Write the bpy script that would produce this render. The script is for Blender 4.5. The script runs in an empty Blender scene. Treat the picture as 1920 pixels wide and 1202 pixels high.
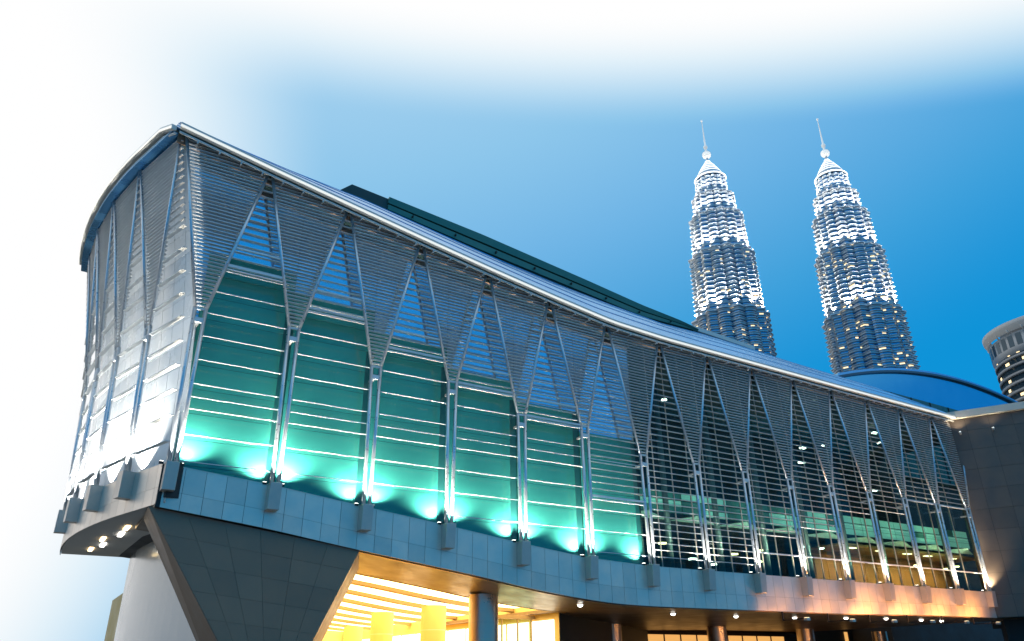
import bpy, bmesh, math, random
from mathutils import Vector, Matrix
random.seed(11)
sc = bpy.context.scene
COL = sc.collection
# ------------------------------------------------------------------ camera
# world axes: X runs along the glazed front, Y goes into the building, Z up
F_PX = 1411.3; TILT = 0.43656; ROLL = -0.0114586; AZ = 1.0175076
BAY = 6.0; DIST = 7.81923 * BAY; S0 = 0.95436 * BAY
CAMP = Vector((0.0, -DIST, 1.6))
_rt = Vector((math.sin(AZ), -math.cos(AZ), 0)); _hd = Vector((math.cos(AZ), math.sin(AZ), 0)); _up = Vector((0, 0, 1))
_fw = _hd * math.cos(TILT) + _up * math.sin(TILT); _u = _up * math.cos(TILT) - _hd * math.sin(TILT)
_r2 = _rt * math.cos(ROLL) + _u * math.sin(ROLL); _u2 = _u * math.cos(ROLL) - _rt * math.sin(ROLL)
cd = bpy.data.cameras.new('camera'); cam = bpy.data.objects.new('camera', cd); COL.objects.link(cam)
cd.sensor_width = 36; cd.lens = F_PX / 1920 * 36; cd.clip_start = 0.1; cd.clip_end = 6000
m = Matrix((_r2, _u2, -_fw)).transposed().to_4x4(); m.translation = CAMP
cam.matrix_world = m
sc.camera = cam
sc.view_settings.view_transform = 'Standard'; sc.view_settings.look = 'None'
sc.view_settings.exposure = 0.0; sc.view_settings.gamma = 1.0; sc.view_settings.use_curve_mapping = False
sc.cycles.use_denoising = True
sc.cycles.max_bounces = 8; sc.cycles.diffuse_bounces = 3; sc.cycles.glossy_bounces = 4
sc.cycles.transparent_max_bounces = 24; sc.cycles.sample_clamp_indirect = 3.0; sc.cycles.blur_glossy = 1.0
sc.cycles.caustics_reflective = False; sc.cycles.caustics_refractive = False
# ------------------------------------------------------------------ sky
w = bpy.data.worlds.new('World'); sc.world = w; w.use_nodes = True
nt = w.node_tree; nt.nodes.clear(); N = nt.nodes; L = nt.links
out = N.new('ShaderNodeOutputWorld')
sky = N.new('ShaderNodeTexSky'); sky.sky_type = 'NISHITA'; sky.sun_disc = False
sky.sun_elevation = math.radians(2.0); sky.sun_rotation = math.radians(-20); sky.ozone_density = 6.0; sky.air_density = 1.2
tc = N.new('ShaderNodeTexCoord')
def dotn(v):
    n = N.new('ShaderNodeVectorMath'); n.operation = 'DOT_PRODUCT'
    L.new(tc.outputs['Generated'], n.inputs[0]); n.inputs[1].default_value = v; return n.outputs['Value']
def smooth(sock, a, b, lo=0., hi=1.):
    n = N.new('ShaderNodeMapRange'); n.interpolation_type = 'SMOOTHSTEP'
    L.new(sock, n.inputs[0]); n.inputs[1].default_value = a; n.inputs[2].default_value = b
    n.inputs[3].default_value = lo; n.inputs[4].default_value = hi; return n.outputs[0]
cap = smooth(dotn((-0.1369, -0.341, 0.93)), 0.311, 0.441)
front = smooth(dotn((0.525, 0.851, 0.0)), -0.35, 0.15)       # the veil thins out past the zenith
a1n = N.new('ShaderNodeMath'); a1n.operation = 'MULTIPLY'; L.new(cap, a1n.inputs[0]); L.new(front, a1n.inputs[1]); a1 = a1n.outputs[0]
a2 = smooth(dotn((-0.5292, 0.7982, 0.2878)), 0.671, 0.856)
inv1 = N.new('ShaderNodeMath'); inv1.operation = 'SUBTRACT'; inv1.inputs[0].default_value = 1; L.new(a1, inv1.inputs[1])
inv2 = N.new('ShaderNodeMath'); inv2.operation = 'SUBTRACT'; inv2.inputs[0].default_value = 1; L.new(a2, inv2.inputs[1])
mu = N.new('ShaderNodeMath'); mu.operation = 'MULTIPLY'; L.new(inv1.outputs[0], mu.inputs[0]); L.new(inv2.outputs[0], mu.inputs[1])
a3 = smooth(dotn((-0.1297, 0.2131, 0.9684)), 0.292, 1.089, 0.0, 0.529)
inv3 = N.new('ShaderNodeMath'); inv3.operation = 'SUBTRACT'; inv3.inputs[0].default_value = 1; L.new(a3, inv3.inputs[1])
mu2 = N.new('ShaderNodeMath'); mu2.operation = 'MULTIPLY'; L.new(mu.outputs[0], mu2.inputs[0]); L.new(inv3.outputs[0], mu2.inputs[1])
fac = N.new('ShaderNodeMath'); fac.operation = 'SUBTRACT'; fac.inputs[0].default_value = 1; L.new(mu2.outputs[0], fac.inputs[1]); fac.use_clamp = True
ramp = N.new('ShaderNodeValToRGB'); L.new(fac.outputs[0], ramp.inputs[0]); els = ramp.color_ramp.elements
def lin(c): return tuple((v / 255 / 12.92 if v < 11 else ((v / 255 + .055) / 1.055) ** 2.4) for v in c) + (1,)
els[0].position = 0; els[0].color = lin((14, 147, 216)); els[1].position = 1; els[1].color = (1, 1, 1, 1)
for ps, c in ((.05, (64, 161, 220)), (.155, (112, 181, 230)), (.26, (141, 198, 235)), (.46, (182, 218, 242)), (.76, (226, 241, 250))):
    e = els.new(ps); e.color = lin(c)
sc10 = N.new('ShaderNodeVectorMath'); sc10.operation = 'SCALE'; sc10.inputs['Scale'].default_value = 10.3; L.new(ramp.outputs[0], sc10.inputs[0])
mixc = N.new('ShaderNodeMix'); mixc.data_type = 'RGBA'; mixc.inputs[0].default_value = 0.97
L.new(sky.outputs[0], mixc.inputs[6]); L.new(sc10.outputs[0], mixc.inputs[7])
bg1 = N.new('ShaderNodeBackground'); bg1.inputs[1].default_value = 0.1; L.new(mixc.outputs[2], bg1.inputs[0])
L.new(bg1.outputs[0], out.inputs[0])

# ------------------------------------------------------------------ materials
MATS = {}
def mat(name, color, rough=0.5, metal=0.0, var=0.0, scale=1.0, emit=None, estr=0.0, spec=0.5, bump=0.0, stretch=None):
    if name in MATS: return MATS[name]
    mm = bpy.data.materials.new(name); mm.use_nodes = True; t = mm.node_tree
    b = t.nodes['Principled BSDF']
    b.inputs['Base Color'].default_value = (*color, 1); b.inputs['Roughness'].default_value = rough
    b.inputs['Metallic'].default_value = metal; b.inputs['Specular IOR Level'].default_value = spec
    if var or bump:
        g = t.nodes.new('ShaderNodeNewGeometry'); nn = t.nodes.new('ShaderNodeTexNoise')
        nn.inputs['Scale'].default_value = scale; nn.inputs['Detail'].default_value = 6; nn.inputs['Roughness'].default_value = 0.6
        if stretch:
            mp = t.nodes.new('ShaderNodeMapping'); mp.inputs['Scale'].default_value = stretch
            t.links.new(g.outputs['Position'], mp.inputs['Vector']); t.links.new(mp.outputs[0], nn.inputs['Vector'])
        else:
            t.links.new(g.outputs['Position'], nn.inputs['Vector'])
        if var:
            oi = t.nodes.new('ShaderNodeObjectInfo')
            ad = t.nodes.new('ShaderNodeMath'); ad.operation = 'MULTIPLY_ADD'
            t.links.new(oi.outputs['Random'], ad.inputs[0]); ad.inputs[1].default_value = 0.5; t.links.new(nn.outputs[0], ad.inputs[2])
            mr = t.nodes.new('ShaderNodeMapRange'); t.links.new(ad.outputs[0], mr.inputs[0])
            mr.inputs[1].default_value = 0.3; mr.inputs[2].default_value = 1.2; mr.inputs[3].default_value = 1 - var; mr.inputs[4].default_value = 1 + var
            mx = t.nodes.new('ShaderNodeVectorMath'); mx.operation = 'SCALE'; mx.inputs[0].default_value = color
            t.links.new(mr.outputs[0], mx.inputs['Scale']); t.links.new(mx.outputs[0], b.inputs['Base Color'])
            r2 = t.nodes.new('ShaderNodeMapRange'); t.links.new(nn.outputs[0], r2.inputs[0])
            r2.inputs[1].default_value = 0.3; r2.inputs[2].default_value = 0.7
            r2.inputs[3].default_value = max(0.02, rough * 0.75); r2.inputs[4].default_value = min(1, rough * 1.25)
            t.links.new(r2.outputs[0], b.inputs['Roughness'])
        if bump:
            bp = t.nodes.new('ShaderNodeBump'); bp.inputs['Strength'].default_value = bump; bp.inputs['Distance'].default_value = 0.05
            t.links.new(nn.outputs[0], bp.inputs['Height']); t.links.new(bp.outputs[0], b.inputs['Normal'])
    if emit:
        b.inputs['Emission Color'].default_value = (*emit, 1); b.inputs['Emission Strength'].default_value = estr
    MATS[name] = mm; return mm
def glassmat(name, tint, refl_rough=0.02, boost=0.0):
    mm = bpy.data.materials.new(name); mm.use_nodes = True; t = mm.node_tree; t.nodes.clear()
    o = t.nodes.new('ShaderNodeOutputMaterial'); tr = t.nodes.new('ShaderNodeBsdfTransparent'); gl = t.nodes.new('ShaderNodeBsdfGlossy')
    tr.inputs[0].default_value = (*tint, 1); gl.inputs['Roughness'].default_value = refl_rough
    lw = t.nodes.new('ShaderNodeLayerWeight'); lw.inputs[0].default_value = 0.5; fr = t.nodes.new('ShaderNodeMath'); fr.operation = 'POWER'; t.links.new(lw.outputs['Facing'], fr.inputs[0]); fr.inputs[1].default_value = 5.0
    ad = t.nodes.new('ShaderNodeMath'); ad.operation = 'ADD'; ad.inputs[1].default_value = boost; t.links.new(fr.outputs[0], ad.inputs[0])
    mx = t.nodes.new('ShaderNodeMixShader'); t.links.new(ad.outputs[0], mx.inputs[0]); t.links.new(tr.outputs[0], mx.inputs[1]); t.links.new(gl.outputs[0], mx.inputs[2])
    t.links.new(mx.outputs[0], o.inputs[0]); MATS[name] = mm; return mm
STEEL = mat('brushed_steel_tube', (0.62, 0.66, 0.70), 0.32, 0.75, 0.10, 3.0)
WHITEST = mat('white_painted_steel', (0.80, 0.81, 0.80), 0.4, 0.0, 0.05, 2.0)
BLADE = mat('louver_aluminium', (0.78, 0.78, 0.77), 0.45, 0.12, 0.12, 2.0)
PANEL = mat('fascia_stainless', (0.88, 0.76, 0.64), 0.38, 0.55, 0.16, 0.8)
BRKT = mat('bracket_steel', (0.66, 0.58, 0.50), 0.40, 0.5, 0.10, 2.0)
TEAL = mat('teal_spandrel_glass', (0.030, 0.235, 0.205), 0.13, 0.0, 0.15, 0.35, spec=0.7)
BLUEG = mat('coated_blue_glass', (0.60, 0.74, 0.88), 0.10, 0.9, 0.10, 0.6)
FADEG = mat('white_fade_glass', (0.80, 0.83, 0.83), 0.25, 0.0, 0.06, 0.5)  # white fade over the left end put into the pane colour
CLEAR = glassmat('clear_green_glass', (0.72, 0.88, 0.84), 0.015, 0.022)
DARKM = mat('dark_recess', (0.02, 0.028, 0.03), 0.6)
DTEAL = mat('dark_teal_strip', (0.012, 0.10, 0.10), 0.35, 0.2)
ROOFM = mat('blue_metal_roof', (0.16, 0.44, 0.74), 0.26, 0.8, 0.10, 0.5, stretch=(0.3, 1, 1))
EAVE = mat('cream_eave_trim', (0.86, 0.84, 0.78), 0.4, 0.0, 0.06, 1.5)
TIER = mat('dark_green_cladding', (0.030, 0.062, 0.060), 0.4, 0.2, 0.2, 0.4)
TIERB = mat('green_band_cladding', (0.09, 0.26, 0.20), 0.4, 0.2, 0.15, 0.4)
SOFF = mat('soffit_board', (0.19, 0.125, 0.07), 0.4, 0.1, 0.12, 0.6)
PIERM = mat('pier_dark_cladding', (0.32, 0.20, 0.13), 0.48, 0.1, 0.14, 0.7)
STONE = mat('dark_granite_cladding', (0.15, 0.115, 0.09), 0.42, 0.1, 0.18, 0.8)
CREAM = mat('cream_stone_cornice', (0.72, 0.66, 0.56), 0.55, 0.0, 0.08, 1.0)
COLM = mat('polished_steel_column', (0.74, 0.62, 0.50), 0.33, 0.85, 0.08, 0.8)
LOBW = mat('lobby_warm_plaster', (0.66, 0.46, 0.17), 0.6, 0.0, 0.06, 0.6)
BEAM = mat('lobby_beam', (0.30, 0.19, 0.08), 0.6, 0.0, 0.1, 0.8)
WOOD = mat('honey_wood_panel', (0.36, 0.19, 0.07), 0.5, 0.0, 0.2, 1.2, stretch=(1, 1, 4))
INTD = mat('interior_dark_wall', (0.05, 0.055, 0.06), 0.7, 0.0, 0.2, 0.4)
INTF = mat('interior_floor', (0.16, 0.15, 0.14), 0.5, 0.0, 0.1, 0.5)
LOBE = mat('lobby_light_panel', (0.9, 0.85, 0.7), 0.6, emit=(1.0, 0.76, 0.34), estr=6.0)
MINT = mat('lit_mint_glass', (0.35, 0.7, 0.6), 0.3, emit=(0.36, 0.80, 0.64), estr=0.42)
LAMPW = mat('white_lamp_lens', (0.9, 0.9, 0.9), 0.3, emit=(1.0, 0.97, 0.88), estr=9.0)
LAMPO = mat('warm_lamp_lens', (0.9, 0.8, 0.6), 0.3, emit=(1.0, 0.72, 0.36), estr=7.0)
WARMW = mat('warm_lit_window', (0.6, 0.45, 0.25), 0.3, emit=(1.0, 0.50, 0.14), estr=0.85)
WHITEW = mat('white_lit_doorway', (0.8, 0.8, 0.75), 0.3, emit=(1.0, 0.93, 0.78), estr=2.2)
BLACK = mat('black_frame', (0.012, 0.012, 0.013), 0.5)
PAVE = mat('plaza_paving', (0.20, 0.19, 0.18), 0.6, 0.0, 0.2, 0.4)
GROUND = mat('city_ground', (0.07, 0.075, 0.07), 0.9, 0.0, 0.3, 0.02)

# ------------------------------------------------------------------ mesh helpers
class MB:
    def __init__(s): s.v = []; s.f = []; s.sm = []
    def poly(s, pts, smooth=False):
        b = len(s.v); s.v += [tuple(p) for p in pts]; s.f.append(tuple(range(b, b + len(pts)))); s.sm.append(smooth)
    def hexa(s, b4, t4):
        b = len(s.v); s.v += [tuple(p) for p in b4] + [tuple(p) for p in t4]
        for f in ((3, 2, 1, 0), (4, 5, 6, 7), (0, 1, 5, 4), (1, 2, 6, 5), (2, 3, 7, 6), (3, 0, 4, 7)):
            s.f.append(tuple(b + i for i in f)); s.sm.append(False)
    def box(s, x0, x1, y0, y1, z0, z1):
        s.hexa([(x0, y0, z0), (x1, y0, z0), (x1, y1, z0), (x0, y1, z0)], [(x0, y0, z1), (x1, y0, z1), (x1, y1, z1), (x0, y1, z1)])
    def prism(s, plan, z0, z1):
        n = len(plan); b = len(s.v)
        zz0 = z0 if callable(z0) else (lambda p: z0); zz1 = z1 if callable(z1) else (lambda p: z1)
        s.v += [(p[0], p[1], zz0(p)) for p in plan] + [(p[0], p[1], zz1(p)) for p in plan]
        s.f.append(tuple(b + i for i in reversed(range(n)))); s.f.append(tuple(b + n + i for i in range(n))); s.sm += [False] * 2
        for i in range(n):
            j = (i + 1) % n; s.f.append((b + i, b + j, b + n + j, b + n + i)); s.sm.append(False)
    def tube(s, p0, p1, r0, r1=None, n=10, cap=True):
        r1 = r0 if r1 is None else r1
        p0 = Vector(p0); p1 = Vector(p1); d = (p1 - p0).normalized()
        a = d.cross(Vector((0, 1, 0)) if abs(d.y) < 0.9 else Vector((1, 0, 0))).normalized(); c = d.cross(a)
        b = len(s.v)
        for p, r in ((p0, r0), (p1, r1)):
            for k in range(n):
                t = 2 * math.pi * k / n; s.v.append(tuple(p + (a * math.cos(t) + c * math.sin(t)) * r))
        for k in range(n):
            j = (k + 1) % n; s.f.append((b + k, b + j, b + n + j, b + n + k)); s.sm.append(True)
        if cap:
            s.f.append(tuple(b + k for k in reversed(range(n)))); s.f.append(tuple(b + n + k for k in range(n))); s.sm += [False] * 2
    def lathe(s, prof, c=(0, 0), n=24, smooth=True):
        b = len(s.v)
        for r, z in prof:
            for k in range(n):
                t = 2 * math.pi * k / n; s.v.append((c[0] + r * math.cos(t), c[1] + r * math.sin(t), z))
        for i in range(len(prof) - 1):
            for k in range(n):
                j = (k + 1) % n; s.f.append((b + i * n + k, b + i * n + j, b + (i + 1) * n + j, b + (i + 1) * n + k)); s.sm.append(smooth)
    def mesh(s, name, material, off=(0, 0, 0)):
        me = bpy.data.meshes.new(name)
        me.from_pydata([(p[0] - off[0], p[1] - off[1], p[2] - off[2]) for p in s.v], [], s.f)
        me.polygons.foreach_set('use_smooth', s.sm); me.materials.append(material)
        bm = bmesh.new(); bm.from_mesh(me); bmesh.ops.recalc_face_normals(bm, faces=bm.faces); bm.to_mesh(me); bm.free()
        me.update(); return me
ORIGIN = {}
def link(name, me, parent=None, loc=None):
    o = bpy.data.objects.new(name, me); COL.objects.link(o)
    if parent is not None: o.parent = parent
    if loc is not None: o.location = loc
    return o
def rootof(o):
    while o.parent: o = o.parent
    return o
def build(mb, name, material, parent=None, kind=None):
    """mesh in world coordinates; stored relative to the thing's base"""
    off = tuple(rootof(parent).location) if parent is not None else (0, 0, 0)
    o = link(name, mb.mesh(name, material, off), parent)
    if kind: o['kind'] = kind
    return o
def thing(name, loc, label, cat, group=None):
    o = bpy.data.objects.new(name, None); COL.objects.link(o); o.location = loc; o.empty_display_size = 1
    o['label'] = label; o['category'] = cat
    if group: o['group'] = group
    return o
def spot(name, parent, loc, direction, watts, angle, color=(1, 1, 1), blend=0.6, size=0.1):
    ld_ = bpy.data.lights.new(name, 'SPOT'); ld_.energy = watts; ld_.spot_size = math.radians(angle); ld_.spot_blend = blend
    ld_.color = color; ld_.shadow_soft_size = size
    o = bpy.data.objects.new(name, ld_); COL.objects.link(o); o.parent = parent
    r = rootof(parent).location; o.location = Vector(loc) - r
    o.rotation_euler = Vector(direction).to_track_quat('-Z', 'Y').to_euler(); return o
def interp(tab):
    def f(s):
        if s <= tab[0][0]: a, b = tab[0], tab[1]
        elif s >= tab[-1][0]: return tab[-1][1]
        else:
            for i in range(len(tab) - 1):
                if tab[i][0] <= s <= tab[i + 1][0]: a, b = tab[i], tab[i + 1]; break
        return a[1] + (b[1] - a[1]) * (s - a[0]) / (b[0] - a[0])
    return f
def smoothf(f, h=1.6):
    return lambda s: (f(s - h) + 2 * f(s - h / 2) + 2 * f(s) + 2 * f(s + h / 2) + f(s + h)) / 8
AP = smoothf(interp([(2.66, 35.30), (8.77, 34.10), (14.83, 33.0), (20.86, 31.93), (26.9, 30.9), (33.0, 29.95), (38.9, 29.12), (45, 28.84), (51, 28.78), (70, 28.62), (92, 28.55)]), 1.2)
FT = smoothf(interp([(5.2, 12.78), (11.6, 12.2), (17.6, 11.45), (23.6, 10.75), (29.5, 10.0), (35.5, 9.32), (41.5, 9.06), (47, 9.02), (92, 8.95)]))
FB = smoothf(interp([(5.2, 10.32), (11.5, 9.6), (17.3, 8.74), (26.2, 7.56), (30.5, 6.9), (34.2, 6.47), (38, 6.14), (42, 6.06), (65, 6.1), (78, 6.3), (92, 6.35)]))
COLS = [S0 + BAY * i for i in range(15)]
NODE = [22.68, 22.68, 21.08, 21.08, 19.48, 19.48] + [17.88] * 9
MOD = 1.6 / 6
# ------------------------------------------------------------------ ground
g = MB(); g.poly([(-3000, -3000, -0.05), (3000, -3000, -0.05), (3000, 3000, -0.05), (-3000, 3000, -0.05)])
o = build(g, 'ground', GROUND); o['kind'] = 'structure'
g = MB(); g.box(-60, 130, -75, 70, -0.04, 0.0); o = build(g, 'plaza_pavement', PAVE); o['kind'] = 'structure'
# ================================================================== convention hall
HALL = thing('convention_hall', (45, 20, 0), 'long glass hall with silver louvered front, Y-shaped steel columns and sloping blue roof', 'building')

# ---- Y columns, brackets, uplights on the main front
HG_N, HG_B, TW = 0.33, 0.20, 0.0
def branch_s(i, side, z):
    """x of a column's left (-1) or right (+1) tube centre at height z"""
    s = COLS[i]; zn = NODE[i]; sa = s + side * (BAY / 2 - 0.14); za = AP(s + side * BAY / 2)
    if z >= zn: return s + side * HG_N + (sa - s - side * HG_N) * min(1, (z - zn) / (za - zn))
    zb = FT(s); k = (z - zb) / (zn - zb); return s + side * (HG_B + (HG_N - HG_B) * k)
for i, s in enumerate(COLS):
    zn = NODE[i]; zb = FT(s)
    mb = MB()
    for sd in (-1, 1): mb.tube((s + sd * HG_B, 0, zb - 0.25), (s + sd * HG_N, 0, zn), 0.125)
    c = build(mb, 'facade_column', STEEL, HALL)
    for sd in (-1, 1):
        sa = s + sd * (BAY / 2 - 0.14); za = AP(s + sd * BAY / 2)
        mb = MB(); mb.tube((s + sd * HG_N, 0, zn), (sa, 0, za), 0.115); build(mb, 'branch', STEEL, c)
    mb = MB(); mb.box(s - HG_N + 0.05, s + HG_N - 0.05, -0.10, 0.12, zn - 0.92, zn - 0.62); build(mb, 'tie_bar', WHITEST, c); mb = MB(); mb.box(s - HG_N + 0.05, s + HG_N - 0.05, -0.07, 0.07, zn - 0.06, zn + 0.08)
    build(mb, 'node_bar', WHITEST, c)
    mb = MB(); mb.box(s - 0.10, s + 0.10, 0.1, 1.0, zn - 0.85, zn - 0.70); build(mb, 'strut', STEEL, c)
    mb = MB(); x0, x1 = s - 0.36, s + 0.36; zt = zb + 0.05; zl = zt - 1.62
    mb.hexa([(x0, -0.30, zl), (x1, -0.30, zl), (x1, 0.52, zl), (x0, 0.52, zl)], [(x0, -0.42, zt), (x1, -0.42, zt), (x1, 0.52, zt), (x0, 0.52, zt)])
    br = build(mb, 'bracket', BRKT, c)
    bv = br.modifiers.new('b', 'BEVEL'); bv.width = 0.025; bv.segments = 2
    warm = (1.0, 0.88, 0.70) if i < 12 else (1.0, 0.82, 0.55)
    for sd in (-1, 1):
        mb = MB(); mb.box(s + sd * 0.55 - 0.12, s + sd * 0.55 + 0.12, 0.29, 0.51, zb + 0.02, zb + 0.16); build(mb, 'uplight_body', BLACK, c)
        mb = MB(); mb.box(s + sd * 0.55 - 0.10, s + sd * 0.55 + 0.10, 0.31, 0.49, zb + 0.163, zb + 0.18); build(mb, 'uplight_lens', LAMPW, c)
        if i == 0 and sd == -1: continue
        P = 3900 if i < 6 or (i == 6 and sd < 0) else 900
        if i == 14: P = 2500
        spot('uplight_lamp', c, (s + sd * 0.55, 0.40, zb + 0.26), (sd * 0.35, 0.22, 1.0), P * random.uniform(.78, 1.22), 112, warm, 0.8, 0.10)
    # tube wash lamps shining up the front of each pair of tubes
    spot('tube_lamp', c, (s, -0.36, zb + 0.10), (0, 0.09, 1.0), 1500, 46, (1.0, 0.97, 0.9), 1.0, 0.06)

# ---- louvers and transoms
blades = []     # (p0, p1, depth, thick)
def inv_ap(z):      # x beyond which the eave comes below z
    a, b = 0.0, 92.0
    if AP(b) + 0.2 >= z: return b
    for _ in range(40):
        mid = (a + b) / 2
        if AP(mid) + 0.2 > z: a = mid
        else: b = mid
    return a
BW = 0.05
for i in range(15):
    z = NODE[i] + MOD; top = AP(COLS[i] - 3) + 0.1
    while z < top:
        a = branch_s(i, -1, z) + 0.10; b = min(branch_s(i, 1, z) - 0.10, inv_ap(z))
        if i == 14: b = min(b, 90.6)
        if b - a > 0.12: blades.append((Vector((a, BW, z)), Vector((b, BW, z)), 0.21, 0.055, 'v'))
        z += MOD
SPARSE_END = [26.2, 24.5, 22.8, 21.15, 19.55, 14.0, 9.4, 9.4, 12.3, 13.5, 15.3, 15.7, 17.5, 17.5]
transoms = []
for i in range(14):
    za = AP(COLS[i] + 3); zg = NODE[6] - 0.12 + math.ceil((za - NODE[6]) / (2 * MOD)) * 2 * MOD - 2 * MOD
    z = zg
    while z > FT(COLS[i] + 3) + 0.3:
        k6 = round((z - (NODE[6] - 0.12)) / MOD)
        a = branch_s(i, 1, z) + 0.10; b = branch_s(i + 1, -1, z) - 0.10
        if z >= SPARSE_END[i] - 0.05:
            if b - a > 0.15: blades.append((Vector((a, BW, z)), Vector((b, BW, z)), 0.18, 0.04, 'a'))
        elif i <= 5 and k6 % 6 == 0: transoms.append((Vector((a, BW, z)), Vector((b, BW, z)), 0.08, 0.042, 't'))
        z -= 2 * MOD
    if i <= 5:
        zd = SPARSE_END[i] - 0.02
        for dz, th in ((0.0, 0.15), (-0.26, 0.07)):
            transoms.append((Vector((branch_s(i, 1, zd + dz) + .1, BW - 0.03, zd + dz)), Vector((branch_s(i + 1, -1, zd + dz) - .1, BW - 0.03, zd + dz)), 0.16, th, 't'))
        if i < 5:
            zd2 = SPARSE_END[i] + 1.42
            transoms.append((Vector((branch_s(i, 1, zd2) + .1, BW - 0.03, zd2)), Vector((branch_s(i + 1, -1, zd2) - .1, BW - 0.03, zd2)), 0.16, 0.12, 't'))
        zd = 16.92
        transoms.append((Vector((branch_s(i, 1, zd) + .1, BW, zd)), Vector((branch_s(i + 1, -1, zd) - .1, BW, zd)), 0.08, 0.042, 't'))
    else:
        zd = 10.85
        if SPARSE_END[i] > 10.9: transoms.append((Vector((branch_s(i, 1, zd) + .1, BW, zd)), Vector((branch_s(i + 1, -1, zd) - .1, BW, zd)), 0.12, 0.10, 't'))
        if SPARSE_END[i] > 17: transoms.append((Vector((branch_s(i, 1, 17.8) + .1, BW, 17.8)), Vector((branch_s(i + 1, -1, 17.8) - .1, BW, 17.8)), 0.12, 0.16, 't'))

# ---- left (end) face: leaves the corner at an obtuse angle and curves away
CORN = interp([(0, 5.25), (14, 5.3), (17.7, 5.15), (21, 4.97), (27.3, 4.15), (35.3, 2.66), (38, 2.2)])
LPT = [(0.0, 0.0)]
ang = math.radians(107); x = y = 0.0; STEP = 0.25
for k in range(120):
    t = k * STEP
    a = ang - math.radians(20) * max(0, min(1, (t - 5) / 20.0))
    x += math.cos(a) * STEP; y += math.sin(a) * STEP; LPT.append((x, y))
def LP(t, z, off=0.0):
    k = max(0, min(len(LPT) - 2, int(t / STEP))); fr = t / STEP - k
    a, b = LPT[k], LPT[k + 1]; px = a[0] + (b[0] - a[0]) * fr; py = a[1] + (b[1] - a[1]) * fr
    d = Vector((b[0] - a[0], b[1] - a[1])).normalized(); nrm = Vector((d.y, -d.x))   # inward normal
    return Vector((CORN(z) + px + nrm.x * off, py + nrm.y * off, z))
LEND = 26.0
LN = [4.9, 10.1, 15.3, 20.5, 25.6]; LA = [0.15, 6.6, 12.0, 17.3, 22.5, 27.5]
LNZ = 22.68; LZT = 35.45; LZB = 12.95; LFB = 10.55
def lbr(j, sd, z):
    t = LN[j]; ta = LA[j] + 0.12 if sd < 0 else LA[j + 1] - 0.12
    if z >= LNZ: return t + sd * HG_N + (ta - t - sd * HG_N) * min(1, (z - LNZ) / (LZT - LNZ))
    return t + sd * (HG_B + (HG_N - HG_B) * (z - LZB) / (LNZ - LZB))
for j, t in enumerate(LN[:4]):
    mb = MB()
    for sd in (-1, 1): mb.tube(LP(t + sd * HG_B, LZB - 0.2), LP(t + sd * HG_N, LNZ), 0.125)
    c = build(mb, 'facade_column', STEEL, HALL)
    for sd in (-1, 1):
        mb = MB(); mb.tube(LP(t + sd * HG_N, LNZ), LP(lbr(j, sd, LZT), LZT), 0.115); build(mb, 'branch', STEEL, c)
    for za, zb_, hw, nm in ((LNZ - 0.92, LNZ - 0.62, 0.11, 'tie_bar'), (LNZ - 0.06, LNZ + 0.08, 0.07, 'node_bar')):
        mb = MB(); q = [LP(t - .28, LNZ, -hw), LP(t + .28, LNZ, -hw), LP(t + .28, LNZ, hw), LP(t - .28, LNZ, hw)]
        mb.hexa([(p.x, p.y, za) for p in q], [(p.x, p.y, zb_) for p in q]); build(mb, nm, WHITEST, c)
    mb = MB(); q = [LP(t - .36, LZB, -.40), LP(t + .36, LZB, -.40), LP(t + .36, LZB, .5), LP(t - .36, LZB, .5)]
    mb.hexa([(p.x, p.y, LZB - 1.58) for p in q], [(p.x, p.y, LZB + 0.05) for p in q]); build(mb, 'bracket', BRKT, c)
    mb = MB(); p = LP(t + 0.5, LZB, 0.5); mb.box(p.x - .12, p.x + .12, p.y - .12, p.y + .12, LZB + .02, LZB + .16); build(mb, 'uplight_body', BLACK, c)
    mb = MB(); mb.box(p.x - .1, p.x + .1, p.y - .1, p.y + .1, LZB + .163, LZB + .18); build(mb, 'uplight_lens', LAMPW, c)
    n_ = (LP(t, 20, 1) - LP(t, 20, 0)).normalized()
    spot('uplight_lamp', c, LP(t, LZB + 0.3, 0.4), (n_.x * 0.3, n_.y * 0.3, 1), 9000, 114, (1, 0.97, 0.9), 0.9, 0.08)
    spot('tube_lamp', c, LP(t, LZB + 0.1, -0.36), (n_.x * 0.09, n_.y * 0.09, 1), 1500, 46, (1, 0.97, 0.9), 1.0, 0.06)
lb = []
for j in range(4):
    z = LNZ + MOD
    while z < LZT:
        a = lbr(j, -1, z) + .1; b = lbr(j, 1, z) - .1
        if b - a > .12: lb.append((LP(a, z, .05), LP(b, z, .05), 0.21, 0.055, 'v'))
        z += MOD
for j in range(5):
    z = 17.76 + 1.6 * 11
    kk = 0
    while z > LZB + 0.3:
        a = lbr(j - 1, 1, z) + .1 if j > 0 else (0.08 if z < LNZ else 0.12 + 0 * z)
        b = lbr(j, -1, z) - .1 if j < 4 else LEND
        sp = 2 * MOD if z > 28.5 else 1.6
        if b - a > .15:
            n = 3 if b - a > 3 else 1
            lb.append((LP(a, z, -0.02), LP(b, z, -0.02), 0.30 if sp > 1 else .15, 0.05, 't' if sp > 1 else 'a'))
        z -= sp
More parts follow.
